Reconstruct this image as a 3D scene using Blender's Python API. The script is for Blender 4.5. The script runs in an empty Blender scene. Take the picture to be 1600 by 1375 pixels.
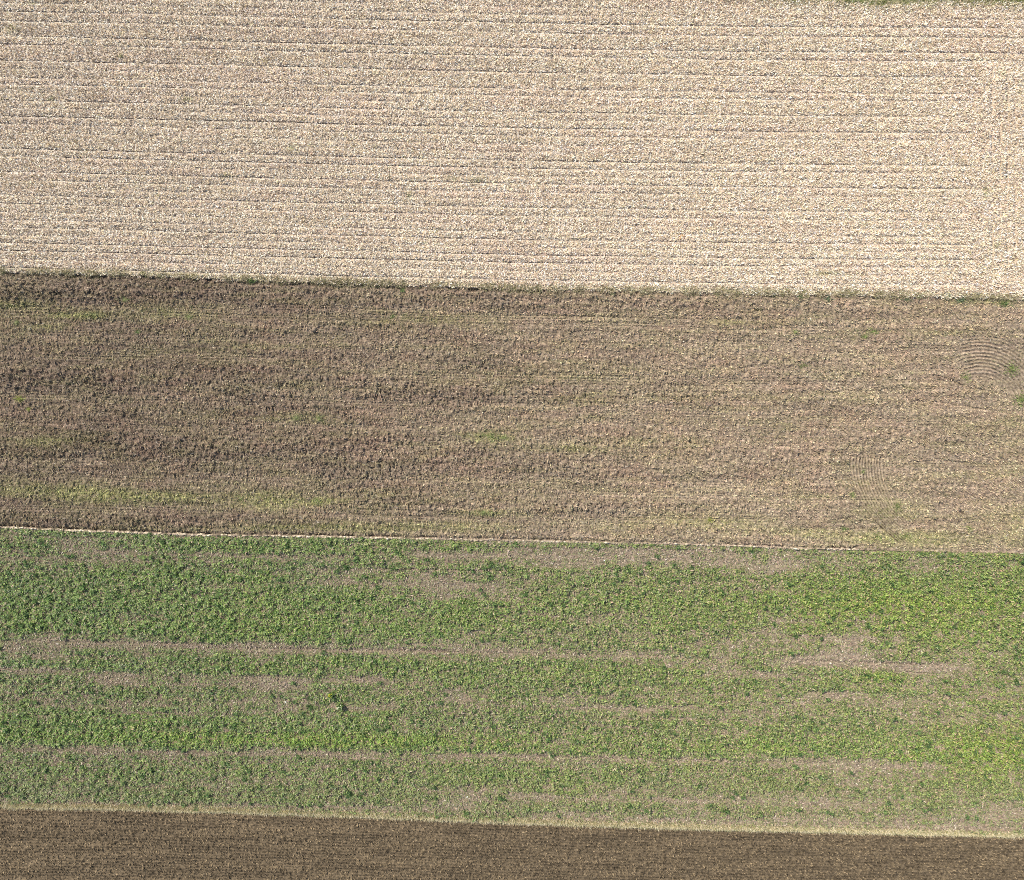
import bpy, math, random
import numpy as np

# ------------------------------------------------------------------ camera, sky, sun, exposure
S = bpy.context.scene
COL = S.collection
PPM = 16.0                                   # photograph pixels per metre on the ground
CAM_H = 66.0

cam_d = bpy.data.cameras.new('camera')
cam = bpy.data.objects.new('camera', cam_d)
COL.objects.link(cam)
cam.location = (0, 0, CAM_H)
cam.rotation_euler = (0, 0, 0)
cam_d.sensor_width = 36
cam_d.lens = 36 * CAM_H / 100.0
cam_d.clip_end = 20000
S.camera = cam

SUN_EL = 40.0
SUN_AZ = 133.0                               # direction TO the sun, degrees counter-clockwise from +x (upper left)
w = bpy.data.worlds.new('World')
S.world = w
w.use_nodes = True
nt = w.node_tree
nt.nodes.clear()
sky = nt.nodes.new('ShaderNodeTexSky')
sky.sky_type = 'NISHITA'
sky.sun_disc = False
sky.sun_elevation = math.radians(SUN_EL)
sky.sun_rotation = math.radians(90 - SUN_AZ)
bg = nt.nodes.new('ShaderNodeBackground')
bg.inputs['Strength'].default_value = 0.11
out = nt.nodes.new('ShaderNodeOutputWorld')
nt.links.new(sky.outputs[0], bg.inputs['Color'])
nt.links.new(bg.outputs[0], out.inputs['Surface'])

sd = bpy.data.lights.new('sun', 'SUN')
sd.energy = 4.2
sd.angle = math.radians(0.6)
sd.color = (1.0, 0.955, 0.89)
sun = bpy.data.objects.new('sun', sd)
COL.objects.link(sun)
sun.rotation_euler = (0, math.radians(90 - SUN_EL), math.radians(SUN_AZ))
sun.location = (-40, 40, 60)

S.view_settings.view_transform = 'Standard'
S.view_settings.look = 'None'
S.view_settings.gamma = 1
S.view_settings.exposure = 0.45
S.cycles.filter_width = 1.0
S.cycles.use_denoising = False

# ------------------------------------------------------------------ noise and layout (x, y below are photograph pixels, 16 to the metre)
RS = np.random.RandomState(7)
TAB = RS.rand(8, 256, 256).astype(np.float32)


def vn(x, y, s=0):
    """smooth value noise 0..1"""
    x = x + s * 17.13
    y = y + s * 31.77
    xi = np.floor(x).astype(np.int64)
    yi = np.floor(y).astype(np.int64)
    fx = (x - xi).astype(np.float32)
    fy = (y - yi).astype(np.float32)
    fx = fx * fx * (3 - 2 * fx)
    fy = fy * fy * (3 - 2 * fy)
    T = TAB[s % 8]
    x0 = xi & 255
    x1 = (xi + 1) & 255
    y0 = yi & 255
    y1 = (yi + 1) & 255
    return (T[y0, x0] * (1 - fx) + T[y0, x1] * fx) * (1 - fy) + (T[y1, x0] * (1 - fx) + T[y1, x1] * fx) * fy


def fbm(x, y, s=0, o=3):
    r = 0
    a = 1.0
    t = 0
    for i in range(o):
        r = r + a * vn(x * 2 ** i, y * 2 ** i, s + i)
        t += a
        a *= 0.55
    return r / t


def lumps(x, y, s=0):
    """rounded clods: highest of the neighbouring random domes"""
    xi = np.floor(x).astype(np.int64)
    yi = np.floor(y).astype(np.int64)
    best = np.zeros(np.shape(x), np.float32)
    for dy in (-1, 0, 1):
        for dx in (-1, 0, 1):
            cx = xi + dx
            cy = yi + dy
            a = cx & 255
            b = cy & 255
            px = cx + TAB[s % 8, b, a]
            py = cy + TAB[(s + 1) % 8, b, a]
            hh = TAB[(s + 2) % 8, b, a] ** 1.5
            rr = 0.45 + 0.5 * TAB[(s + 3) % 8, b, a]
            d2 = ((x - px) ** 2 + (y - py) ** 2) / rr ** 2
            best = np.maximum(best, hh * np.sqrt(np.maximum(0, 1 - d2)))
    return best


def sstep(a, b, x):
    t = np.clip((x - a) / (b - a), 0, 1)
    return t * t * (3 - 2 * t)


def blobs(x, y, L):
    r = np.zeros(np.shape(x), np.float32)
    for (bx, by, sx, sy, k) in L:
        r = r + k * np.exp(-((x - bx) / sx) ** 2 - ((y - by) / sy) ** 2)
    return r


def band(x, y, L):
    """long strips that follow the slight tilt of the fields: x0, x1, y at x0, y at x1, half width, weight"""
    r = np.zeros(np.shape(x), np.float32)
    for (x0, x1, y0, y1, sy, k) in L:
        yc = y0 + (y1 - y0) * (x - x0) / (x1 - x0)
        e = sstep(x0 - 40, x0 + 40, x) * (1 - sstep(x1 - 40, x1 + 40, x))
        r = r + k * e * np.exp(-((y - yc) / sy) ** 2)
    return r


def FS(x):
    return np.interp(x, [-600, 0, 400, 800, 1200, 1600, 2200], [-14, 0, 9.5, 19, 25, 27.5, 30])


def B0(x):
    return np.interp(x, [-9000, 0, 1000, 1150, 1260, 1330, 1400, 1470, 1600, 2200, 9000], [-60, -26, -9, -4, 1, 7, 10, 3, 6, 10, 10])


def B1(x):
    return 3.0 * (fbm(np.clip(x, -900, 2500) / 12, x * 0 + 2, 3) - .5) + np.interp(x, [-9000, -300, 0, 200, 400, 800, 1200, 1600, 2000, 9000], [414, 416, 425, 430, 438, 451.5, 459, 467, 472, 476])


def B2(x):
    return np.interp(x, [-9000, -300, 0, 90, 200, 300, 500, 700, 850, 1100, 1250, 1400, 1600, 2000, 9000],
                     [812, 817, 824, 828, 832, 836, 838.5, 843, 846, 851.5, 857, 860.5, 864, 870, 880])


def B3(x):
    return 2.2 * (fbm(np.clip(x, -900, 2500) / 14, x * 0 + 4, 5) - .5) + np.interp(x, [-9000, -300, 0, 200, 400, 600, 760, 1100, 1600, 2200, 9000],
                     [1250, 1254, 1260, 1263, 1269, 1276, 1283, 1294, 1306, 1316, 1330])


ROWS = [(-8, .3), (4, .35), (17, .9), (32, .9), (56, .9), (69, .9), (94, .95), (107, .2), (120, .6), (131, .55), (144, .2), (156, .8),
        (168, .35), (181, 1.), (193, .5), (207, .3), (219, .2), (232, 1.), (244, .9), (256, .25), (268, .9), (281, .5), (293, .25),
        (305, .7), (318, .6), (331, .3), (343, .5), (355, .9), (367, .3), (379, .9), (391, 1.), (404, .35), (418, .8)]
HEADLAND = [(1549, .8), (1561, .7), (1573, .8), (1585, .7), (1601, .7), (1614, .8), (1626, .6), (1640, .7)]


def row_mask(x, y):
    """thin bare drill lines in the stubble, 0..1"""
    u = y - FS(x) + 1.2 * (vn(x / 60, y / 40, 3) - .5)
    m = np.zeros(np.shape(x), np.float32)
    for i, (r, k) in enumerate(ROWS):
        g = np.exp(-((u - r) / 0.8) ** 2)
        v = np.clip(1.1 * vn(x / 110 + 13 * i, np.full(np.shape(x), i * 3.7), 5) + .38, 0.45, 1.1)
        d = np.clip(.55 + 1.0 * vn(x / 4.5, np.full(np.shape(x), i * 5.3), 2), 0, 1)
        m = np.maximum(m, g * (.12 + .88 * k) * v * d)
    m = m * (1 - .75 * sstep(1490, 1545, x) * sstep(84, 110, y)) * (1 - .35 * sstep(700, 1300, x))
    h = np.zeros(np.shape(x), np.float32)
    xx = x + 1.5 * (vn(x / 20, y / 14, 6) - .5)
    for i, (r, k) in enumerate(HEADLAND):
        v = np.clip(1.8 * vn(np.full(np.shape(x), i * 2.9), y / 14, 1) - .45, 0, 1) * (.75 + .5 * vn(x / 2, y / 4, 5))
        h = np.maximum(h, k * v * .9 * np.exp(-((xx - r) / 1.7) ** 2))
    h = h * sstep(84, 120, y) * (1 - sstep(400, 430, y))
    return np.maximum(m, h)


def arc_b(x, y):
    g = np.interp(y, [705, 715, 727, 749, 769, 794, 822, 850, 870], [0, 0, -.5, 2, 9, 21, 46, 78, 103])
    u = x - g + 2.0 * (fbm(x / 18, y / 18, 4) - .5)
    m = sstep(1323, 1329, u) * (1 - sstep(1376, 1384, u)) * sstep(711, 717, y) * (1 - sstep(843, 862, y))
    m = m * (1 - .6 * sstep(800, 835, y) * sstep(1335, 1350, u))
    return np.sin(2 * np.pi * u / 4.7), m


def arc_a(x, y):
    dx = x - 1530
    dy = y - 641
    R = np.hypot(dx, dy) + 2.2 * (fbm(x / 16, y / 16, 2) - .5)
    m = sstep(44, 58, R) * (1 - sstep(104, 128, R)) * sstep(1478, 1528, x + 8 * vn(x / 20, y / 7, 1)) * (1 - sstep(608, 645, y))
    m = m * (1 - .8 * sstep(1607, 1640, x))
    m2 = sstep(60, 64, R) * (1 - sstep(84, 90, R)) * sstep(612, 630, y) * (1 - sstep(655, 672, y)) * sstep(1560, 1585, x) * .6
    return np.sin(2 * np.pi * R / 5.3), np.maximum(m, m2)


FURROW_BANDS = [(-200, 700, 480, 500, 9, .8), (300, 1500, 482, 515, 8, 1.), (900, 1500, 500, 520, 7, 1.), (-200, 420, 552, 560, 6, .9),
                (-200, 800, 610, 634, 8, .9), (600, 1300, 590, 600, 9, .8), (-200, 600, 660, 668, 7, .6), (700, 1500, 632, 660, 7, .8),
                (100, 1400, 742, 756, 6, .5), (900, 1500, 770, 785, 10, .7), (-100, 1300, 790, 812, 7, .9), (1150, 1500, 535, 545, 6, .9),
                (1200, 1500, 606, 615, 6, 1.), (1150, 1330, 690, 715, 8, .8), (1350, 1600, 722, 728, 6, .8), (-200, 500, 715, 722, 6, .5),
                (-200, 1700, 520, 545, 5, .5), (-200, 1700, 575, 600, 5, .35)]
ROUGH = [(60, 455, 260, 24, .7), (450, 460, 420, 18, .5), (950, 475, 300, 16, .5), (330, 600, 420, 30, .5), (0, 600, 160, 24, .4),
         (400, 700, 360, 28, .6), (100, 700, 160, 22, .5), (250, 812, 150, 12, .8), (800, 625, 300, 25, .4), (900, 790, 220, 10, .6),
         (1000, 740, 300, 25, .3), (1250, 590, 120, 25, .3), (1250, 730, 80, 28, .4), (1440, 690, 120, 30, .3), (720, 565, 90, 20, .6),
         (640, 725, 260, 30, .4), (560, 770, 80, 25, .5), (800, 800, 90, 10, .5)]
MOSS = [(230, 776, 120, 11, 1.1), (430, 782, 50, 14, .9), (500, 782, 22, 7, .8), (150, 772, 60, 12, .8), (30, 765, 90, 14, .7),
        (60, 690, 110, 10, .6), (130, 493, 60, 6, .9), (20, 478, 60, 9, .8), (270, 490, 70, 12, .5), (60, 510, 60, 8, .5),
        (760, 684, 45, 9, .9), (560, 780, 160, 18, .3), (760, 802, 50, 6, .9), (620, 822, 260, 8, .7), (340, 825, 300, 5, .4),
        (1090, 815, 110, 16, .6), (470, 652, 60, 8, .6), (1000, 690, 200, 10, .25), (900, 700, 60, 6, .5), (1370, 838, 90, 10, .8),
        (1440, 845, 90, 12, .8), (1590, 690, 60, 40, .35), (1590, 820, 50, 30, .5), (1270, 775, 40, 6, .6), (1365, 780, 30, 30, .4),
        (1400, 800, 60, 14, .5), (1520, 740, 90, 8, .3), (640, 500, 110, 14, .35), (1150, 503, 80, 5, .5), (1480, 520, 30, 5, .7),
        (880, 580, 120, 14, .35), (330, 545, 120, 10, .3), (1030, 620, 200, 12, .25), (1240, 830, 60, 8, .6), (1540, 470, 60, 8, .7)]


def plough_fields(x, y):
    rough = np.clip(.58 + .55 * blobs(x, y, ROUGH) + .55 * (fbm(x / 90, y / 26, 2) - .5), .1, 1.2)
    fb = np.clip(.25 + band(x, y, FURROW_BANDS), 0, 1) * np.clip(2.4 * vn(x / 110, (y - FS(x)) / 6, 4) - .5, 0, 1)
    fb = fb * (1 - .6 * sstep(.8, 1.1, rough))
    return rough, fb


def height_plough(x, y):
    rough, fb = plough_fields(x, y)
    sa, ma = arc_a(x, y)
    sb, mb = arc_b(x, y)
    arcs = np.maximum(ma, mb)
    calm = (1 - .6 * arcs) * (1 - .55 * fb) * (1 - .35 * sstep(1350, 1560, x))
    # clods, slightly drawn out along the shadow direction, shadow streaks put into the shape
    u = x * .87 + y * .5
    v = -x * .5 + y * .87
    h = (.15 * lumps(x / 4.6, y / 6.2, 0) + .10 * lumps(x / 2.6 + 7, y / 3.4, 2) + .05 * vn(x / 1.3, y / 1.5, 3)) * rough * calm * 1.6
    h = h * .58 + rough * calm * (.25 * vn((x * .5 + y * .87) / 6.5, (x * .87 - y * .5) / 2.1, 4) + .17 * vn((x * .45 + y * .9) / 2.6, (x * .9 - y * .45) / 1.2, 6) - .1)
    h = h + .12 * lumps(x / 9, y / 11, 4) * np.clip(rough - .45, 0, 1) * calm
    h = h - .16 * rough * calm * np.clip(2.2 * vn(x / 3.2, y / 4.4, 1) - 1.3, 0, 1)
    uu = y - FS(x) + 1.4 * (vn(x / 70, y / 30, 7) - .5)
    h = h + .030 * fb * np.sin(2 * np.pi * uu / 4.4) * (.5 + vn(x / 14, y / 5, 1))
    h = h + .065 * sa * ma * (.6 + .6 * vn(x / 6, y / 6, 2))
    h = h + .078 * sb * mb * (.6 + .6 * vn(x / 5, y / 5, 3))
    # long shallow working marks and two sharp grooves beside the turning marks
    for (gx0, gx1, gy0, gy1, wd, dp) in [(1482, 1504, 592, 602, 1.6, .14), (1500, 1580, 602, 619, 1.3, .13), (1450, 1578, 626, 646, 1.2, .08),
                                         (1475, 1540, 720, 726, 1.2, .07), (1445, 1470, 808, 816, 1.8, .14), (1378, 1406, 826, 850, 1.3, .14),
                                         (1349, 1380, 794, 828, 1.3, .11), (1235, 1260, 601, 602, 3, .14), (1500, 1508, 800, 804, 2., .2)]:
        yc = gy0 + (gy1 - gy0) * (x - gx0) / (gx1 - gx0)
        e = sstep(gx0 - 4, gx0 + 3, x) * (1 - sstep(gx1 - 3, gx1 + 4, x))
        h = h - dp * e * np.exp(-((y - yc) / wd) ** 2)
    # cut under the stubble edge (upper side) and the open furrow along the green field
    t1 = y - B1(x)
    h = h - .30 * (1 - .55 * sstep(300, 1300, x)) * np.clip(2 * vn(x / 5, y / 3, 7) - .3, 0, 1) * np.exp(-((t1 - 3.2) / 3.8) ** 2) * (.4 + .8 * vn(x / 7, y / 30, 5)) * sstep(0, 1.6, t1)
    t2 = B2(x) - y + ridge_w(x)
    k = ridge_k(x)
    h = h * (1 - .5 * np.exp(-(t2 / 6) ** 2) * k) - .42 * k * np.exp(-((t2 - 3.0) / 1.8) ** 2) * np.clip(2.2 * vn(x / 7, x * 0, 6) - .1, .15, 1)
    return h


def ridge_w(x):
    return 2.2 * (fbm(x / 9, x * 0 + 5, 3) - .5) + 1.2 * (vn(x / 2.5, x * 0, 1) - .5)


def ridge_k(x):
    base = np.interp(x, [-900, 0, 80, 90, 330, 360, 410, 430, 600, 700, 720, 780, 940, 960, 1080, 1170, 1180, 1250, 1262, 1290, 1300, 1335, 1345, 1515, 1525, 1545, 1560, 2000],
                     [.8, .8, .8, 1, 1, .7, .4, .85, .85, .7, .5, .55, .55, .45, .35, .25, .7, .85, .12, .15, .95, .7, .03, .03, .2, .2, .05, .1])
    return base * np.clip(-.1 + 1.5 * vn(x / 8, x * 0 + 3, 2), .05, 1)


CROP = [(-200, 900, 868, 880, 5, .15), (-200, 420, 848, 856, 9, .25), (300, 760, 852, 858, 8, .3), (-100, 700, 900, 905, 9, .2), (-200, 750, 925, 955, 26, .62),
        (0, 700, 975, 990, 13, .6), (150, 420, 895, 905, 8, .3), (700, 1700, 940, 935, 14, .55), (750, 1700, 965, 985, 12, .3),
        (850, 1700, 905, 908, 9, .3), (1250, 1700, 930, 945, 34, .5), (1400, 1700, 985, 1005, 22, .35), (200, 620, 1032, 1040, 9, .35),
        (500, 1100, 1030, 1050, 12, .3), (-200, 200, 1030, 1040, 14, .25), (-200, 600, 1118, 1128, 15, .5), (-200, 700, 1142, 1160, 12, .65),
        (500, 1300, 1145, 1160, 8, .35), (700, 1500, 1165, 1178, 9, .5), (1150, 1700, 1145, 1175, 20, .5), (1380, 1700, 1180, 1200, 18, .5),
        (600, 1300, 1060, 1075, 16, .25), (-200, 1000, 1200, 1215, 14, .25), (700, 1000, 1207, 1215, 9, .3), (1400, 1700, 1225, 1240, 22, .35),
        (300, 500, 1045, 1050, 8, .3), (1300, 1480, 862, 868, 7, .3), (1340, 1420, 1050, 1062, 8, .6), (1250, 1420, 1005, 1009, 5, .35),
        (-200, 700, 1235, 1250, 12, .2), (1520, 1700, 870, 880, 20, .3)]
BARE = [(-200, 140, 867, 870, 7, .5), (100, 380, 860, 866, 7, .55), (380, 640, 868, 874, 7, .5), (640, 1250, 866, 880, 11, .65), (860, 1150, 858, 862, 6, .5),
        (470, 800, 907, 915, 8, .6), (680, 800, 920, 935, 12, .4), (-200, 120, 985, 1000, 7, .6), (60, 420, 1003, 1012, 6, .8), (380, 850, 1010, 1019, 6, .8), (850, 1300, 1022, 1033, 6, .4),
        (1230, 1490, 1028, 1044, 6, .85), (600, 860, 925, 940, 8, .3), (550, 800, 1000, 1006, 7, .4), (1180, 1300, 965, 975, 8, .5),
        (-200, 130, 1044, 1046, 4, .5), (140, 300, 1056, 1062, 9, .6), (380, 480, 1062, 1072, 11, .7), (300, 420, 1064, 1066, 5, .5), (540, 660, 1058, 1066, 7, .5), (700, 760, 1085, 1100, 12, .4),
        (-200, 520, 1168, 1178, 5, .65), (500, 1100, 1176, 1186, 6, .45), (1100, 1480, 1188, 1198, 8, .5), (160, 340, 1110, 1118, 6, .35),
        (900, 1000, 968, 975, 7, .4), (860, 900, 962, 964, 8, .3), (700, 1250, 1098, 1112, 9, .25), (1200, 1480, 1085, 1095, 10, .4), (1100, 1250, 1040, 1062, 8, .4),
        (1300, 1500, 1215, 1230, 15, .3), (700, 1400, 1235, 1258, 10, .3), (-200, 800, 1251, 1267, 5, .6), (800, 1700, 1280, 1297, 9, .5),
        (1430, 1500, 1052, 1056, 5, .4), (-200, 250, 1246, 1252, 3, .3)]
BARE_SPOTS = [(1320, 1010, 45, 22, .75), (1300, 1030, 40, 12, .4), (1430, 1042, 60, 7, .6), (180, 1065, 40, 10, .5), (95, 900, 16, 10, .4), (700, 912, 45, 9, .4),
              (420, 1070, 40, 18, .3), (1350, 975, 40, 12, .3), (1580, 1270, 40, 16, .5), (205, 1290, 60, 6, .2), (25, 1015, 60, 8, .4), (540, 985, 50, 10, .3)]
TRACKS = [(-200, 330, 996, 1007, 1.0, .5), (330, 700, 1012, 1017, 1.1, .9), (640, 1100, 1017, 1026, 1., .6), (1250, 1490, 1031, 1040, 1.1, 1.), (1360, 1480, 1046, 1054, .9, .7),
          (-200, 22, 1043, 1043, 1.5, .9), (300, 420, 1038, 1040, .9, .5), (400, 650, 1171, 1173, 1., .5), (740, 780, 1176, 1177, 1.1, .9), (780, 1300, 1180, 1192, 1., .6),
          (600, 760, 888, 891, 1.3, .8), (760, 900, 891, 894, .9, .6), (1500, 1600, 1003, 1006, 1., .6), (360, 420, 1164, 1166, 1., .6)]


def crop_mask(x, y):
    """how much of the soil the young crop covers, 0..1"""
    uy = y - .012 * x
    m = .76 + .62 * band(x, y, CROP) - .92 * band(x, y, BARE) - 1.15 * blobs(x, y, BARE_SPOTS)
    m = m + .42 * (fbm(x / 110, uy / 13, 1) - .5) + .75 * (fbm(x / 24, y / 16, 3) - .5) + .62 * (vn(x / 5, y / 4, 5) - .5)
    m = m + .62 * (vn(x / 150, uy / 4, 2) - .5) + .5 * (vn(x / 55, uy / 2.1, 6) - .5)
    m = m - .6 * np.clip(band(x, y, TRACKS), 0, 1)
    m = m * sstep(-1.5, 2.5, y - B2(x)) * (1 - .75 * sstep(-6, -1, y - B3(x))) * (1 - sstep(0, 2, y - B3(x)))
    return np.clip(m, 0, 1)


def height_green(x, y):
    h = .05 * lumps(x / 3.2, y / 3.6, 1) + .05 * (vn(x / 2, y / 2.2, 4) - .5) + .06 * (vn(x / 14, y / 9, 4) - .5)
    h = h - .11 * np.clip(band(x, y, TRACKS), 0, 1)
    h = h + .022 * np.sin(2 * np.pi * (y - .012 * x) / 4.6) * np.clip(2 * vn(x / 80, y / 12, 2) - .7, 0, 1)
    t = y - B2(x) - ridge_w(x)
    h = h + ridge_k(x) * (.08 * np.exp(-((t + .2) / 1.5) ** 2)) * (.5 + .8 * vn(x / 5, y / 5, 3))
    return h


def height_stubble(x, y):
    h = .04 * (vn(x / 2.4, y / 2.2, 2) - .5) + .05 * (vn(x / 12, y / 7, 4) - .5) - .085 * row_mask(x, y)
    return h + .05


def height_bare(x, y):
    h = .09 * lumps(x / 3, y / 3, 1) + .02 * np.sin(2 * np.pi * (y - B3(x)) / 4.5) * (.5 + vn(x / 30, y / 4, 5)) + .02 * vn(x / 1.5, y / 1.5, 3)
    return h - .06 - .07 * np.exp(-((y - B3(x) - 3) / 2.) ** 2)


def height_verge(x, y):
    return .05 * vn(x / 3, y / 3, 2) + .12 * sstep(0, 12, B0(x) - y)


HF = {'s': height_stubble, 'p': height_plough, 'g': height_green, 'b': height_bare, 'v': height_verge}


def height(x, y):
    """ground height anywhere"""
    h = np.empty(np.shape(x), np.float32)
    k = np.where(y < B0(x), 0, np.where(y < B1(x), 1, np.where(y < B2(x), 2, np.where(y < B3(x), 3, 4))))
    for i, c in enumerate('vspgb'):
        m = k == i
        if m.any():
            h[m] = HF[c](x[m], y[m])
    return h


# ------------------------------------------------------------------ materials
def mixrgb(N, L, a, b, fac, mode='MULTIPLY'):
    m = N.new('ShaderNodeMix')
    m.data_type = 'RGBA'
    m.blend_type = mode
    if isinstance(fac, (int, float)):
        m.inputs[0].default_value = fac
    else:
        L.new(fac, m.inputs[0])
    L.new(a, m.inputs[6])
    if isinstance(b, tuple):
        m.inputs[7].default_value = b
    else:
        L.new(b, m.inputs[7])
    return m.outputs[2]


def soil_mat(name, scale, lo, hi, rough=.95, bump=.03, bscale=9.0):
    """material whose own colour comes from the stored soil colour, grained by two procedural noises"""
    m = bpy.data.materials.new(name)
    m.use_nodes = True
    N = m.node_tree.nodes
    L = m.node_tree.links
    b = N['Principled BSDF']
    b.inputs['Roughness'].default_value = rough
    b.inputs['Specular IOR Level'].default_value = .15
    at = N.new('ShaderNodeAttribute')
    at.attribute_name = 'own_colour'
    tc = N.new('ShaderNodeNewGeometry')
    n1 = N.new('ShaderNodeTexNoise')
    n1.inputs['Scale'].default_value = scale
    n1.inputs['Detail'].default_value = 4
    n1.inputs['Roughness'].default_value = .7
    L.new(tc.outputs['Position'], n1.inputs['Vector'])
    r = N.new('ShaderNodeValToRGB')
    r.color_ramp.elements[0].position = .3
    r.color_ramp.elements[0].color = lo
    r.color_ramp.elements[1].position = .7
    r.color_ramp.elements[1].color = hi
    L.new(n1.outputs['Fac'], r.inputs[0])
    c = mixrgb(N, L, at.outputs['Color'], r.outputs[0], 1.0)
    L.new(c, b.inputs['Base Color'])
    n2 = N.new('ShaderNodeTexNoise')
    n2.inputs['Scale'].default_value = bscale
    n2.inputs['Detail'].default_value = 3
    L.new(tc.outputs['Position'], n2.inputs['Vector'])
    bp = N.new('ShaderNodeBump')
    bp.inputs['Strength'].default_value = 1
    bp.inputs['Distance'].default_value = bump
    L.new(n2.outputs['Fac'], bp.inputs['Height'])
    L.new(bp.outputs[0], b.inputs['Normal'])
    return m


def leaf_mat(name, trans=0.0, rough=.7, spec=.2):
    m = bpy.data.materials.new(name)
    m.use_nodes = True
    N = m.node_tree.nodes
    L = m.node_tree.links
    b = N['Principled BSDF']
    b.inputs['Roughness'].default_value = rough
    b.inputs['Specular IOR Level'].default_value = spec
    at = N.new('ShaderNodeAttribute')
    at.attribute_name = 'own_colour'
    g = N.new('ShaderNodeNewGeometry')
    n1 = N.new('ShaderNodeTexNoise')
    n1.inputs['Scale'].default_value = 14
    L.new(g.outputs['Position'], n1.inputs['Vector'])
    r = N.new('ShaderNodeValToRGB')
    r.color_ramp.elements[0].color = (.8, .8, .8, 1)
    r.color_ramp.elements[1].color = (1.15, 1.15, 1.15, 1)
    L.new(n1.outputs['Fac'], r.inputs[0])
    c = mixrgb(N, L, at.outputs['Color'], r.outputs[0], 1.0)
    L.new(c, b.inputs['Base Color'])
    if trans > 0:
        t = N.new('ShaderNodeBsdfTranslucent')
        L.new(c, t.inputs['Color'])
        mx = N.new('ShaderNodeMixShader')
        mx.inputs[0].default_value = trans
        L.new(b.outputs[0], mx.inputs[1])
        L.new(t.outputs[0], mx.inputs[2])
        L.new(mx.outputs[0], N['Material Output'].inputs['Surface'])
    return m


MAT = {
    'stubble': soil_mat('stubble_soil', 5, (.72, .72, .74, 1), (1.3, 1.28, 1.22, 1)),
    'plough': soil_mat('ploughed_soil', 4.5, (.62, .6, .62, 1), (1.4, 1.38, 1.32, 1), bump=.06, bscale=5),
    'crop': soil_mat('crop_soil', 5, (.68, .68, .7, 1), (1.32, 1.3, 1.26, 1)),
    'bare': soil_mat('bare_soil', 5, (.7, .7, .72, 1), (1.3, 1.3, 1.26, 1)),
    'verge': soil_mat('verge_soil', 5, (.7, .7, .7, 1), (1.3, 1.3, 1.2, 1)),
    'straw': leaf_mat('dry_straw', 0.0, .55, .3),
    'leaf': leaf_mat('green_leaf', .22, .55, .3),
    'grass': leaf_mat('weed_grass', .2, .6, .25),
}


# ------------------------------------------------------------------ mesh helpers
def props(o, label, cat=None, kind=None, group=None):
    o['label'] = label
    if cat:
        o['category'] = cat
    if kind:
        o['kind'] = kind
    if group:
        o['group'] = group
    return o


def raw_mesh(name, co, quads, mat, col, domain, smooth=False):
    me = bpy.data.meshes.new(name)
    nv = len(co)
    nf = len(quads)
    k = quads.shape[1]
    me.vertices.add(nv)
    me.vertices.foreach_set('co', np.ascontiguousarray(co, np.float32).ravel())
    me.loops.add(nf * k)
    me.loops.foreach_set('vertex_index', np.ascontiguousarray(quads, np.int32).ravel())
    me.polygons.add(nf)
    me.polygons.foreach_set('loop_start', np.arange(0, nf * k, k, dtype=np.int32))
    if smooth:
        me.polygons.foreach_set('use_smooth', np.ones(nf, bool))
    a = me.attributes.new('own_colour', 'FLOAT_COLOR', domain)
    c4 = np.ones((len(col), 4), np.float32)
    c4[:, :3] = col
    a.data.foreach_set('color', c4.ravel())
    me.update(calc_edges=True)
    me.materials.append(mat)
    o = bpy.data.objects.new(name, me)
    COL.objects.link(o)
    return o


def spread(lo, hi, step, far, n=26):
    """fine spacing from lo to hi, then ever wider steps out to far on each side"""
    mid = np.arange(lo, hi + step * .5, step)
    g = np.geomspace(step * 2, far, n)
    return np.concatenate([(lo - np.cumsum(g * 0 + 0)[:0]), (lo - g)[::-1], mid, mid[-1] + g])


def field(name, topf, botf, xs, vs, hf, colf, mat, label):
    """height sheet between two field edges"""
    X = np.broadcast_to(xs[None, :], (len(vs), len(xs))).astype(np.float64)
    T = topf(xs)[None, :]
    B = botf(xs)[None, :]
    Y = T + (B - T) * vs[:, None]
    x = X.ravel()
    y = Y.ravel()
    z = hf(x, y)
    co = np.stack([(x - 800) / PPM, (687.5 - y) / PPM, z], 1)
    nx, ny = len(xs), len(vs)
    i = (np.arange(ny - 1)[:, None] * nx + np.arange(nx - 1)[None, :]).ravel()
    q = np.stack([i, i + nx, i + nx + 1, i + 1], 1)
    o = raw_mesh(name, co, q, mat, colf(x, y), 'POINT', smooth=False)
    props(o, label, kind='structure')
    return o


def C(*a):
    return np.array(a, np.float32)


def lerp(a, b, t):
    t = np.clip(t, 0, 1)[:, None]
    return a * (1 - t) + b * t


def hotspot_dryness(x, y):
    """paler, drier ground towards the right headland"""
    return sstep(100, 1500, x + .15 * y)


# ------------------------------------------------------------------ colours of the soils
def col_stubble(x, y):
    c = lerp(C(.52, .41, .29), C(.66, .53, .38), fbm(x / 8, y / 5, 1))
    c = lerp(c, C(.12, .09, .075), row_mask(x, y) * 1.5)
    out_ = np.maximum(sstep(-72, -80, x), sstep(1672, 1680, x))
    return c * (.9 + .22 * hotspot_dryness(x, y))[:, None] * (1 - .28 * out_)[:, None]


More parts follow.
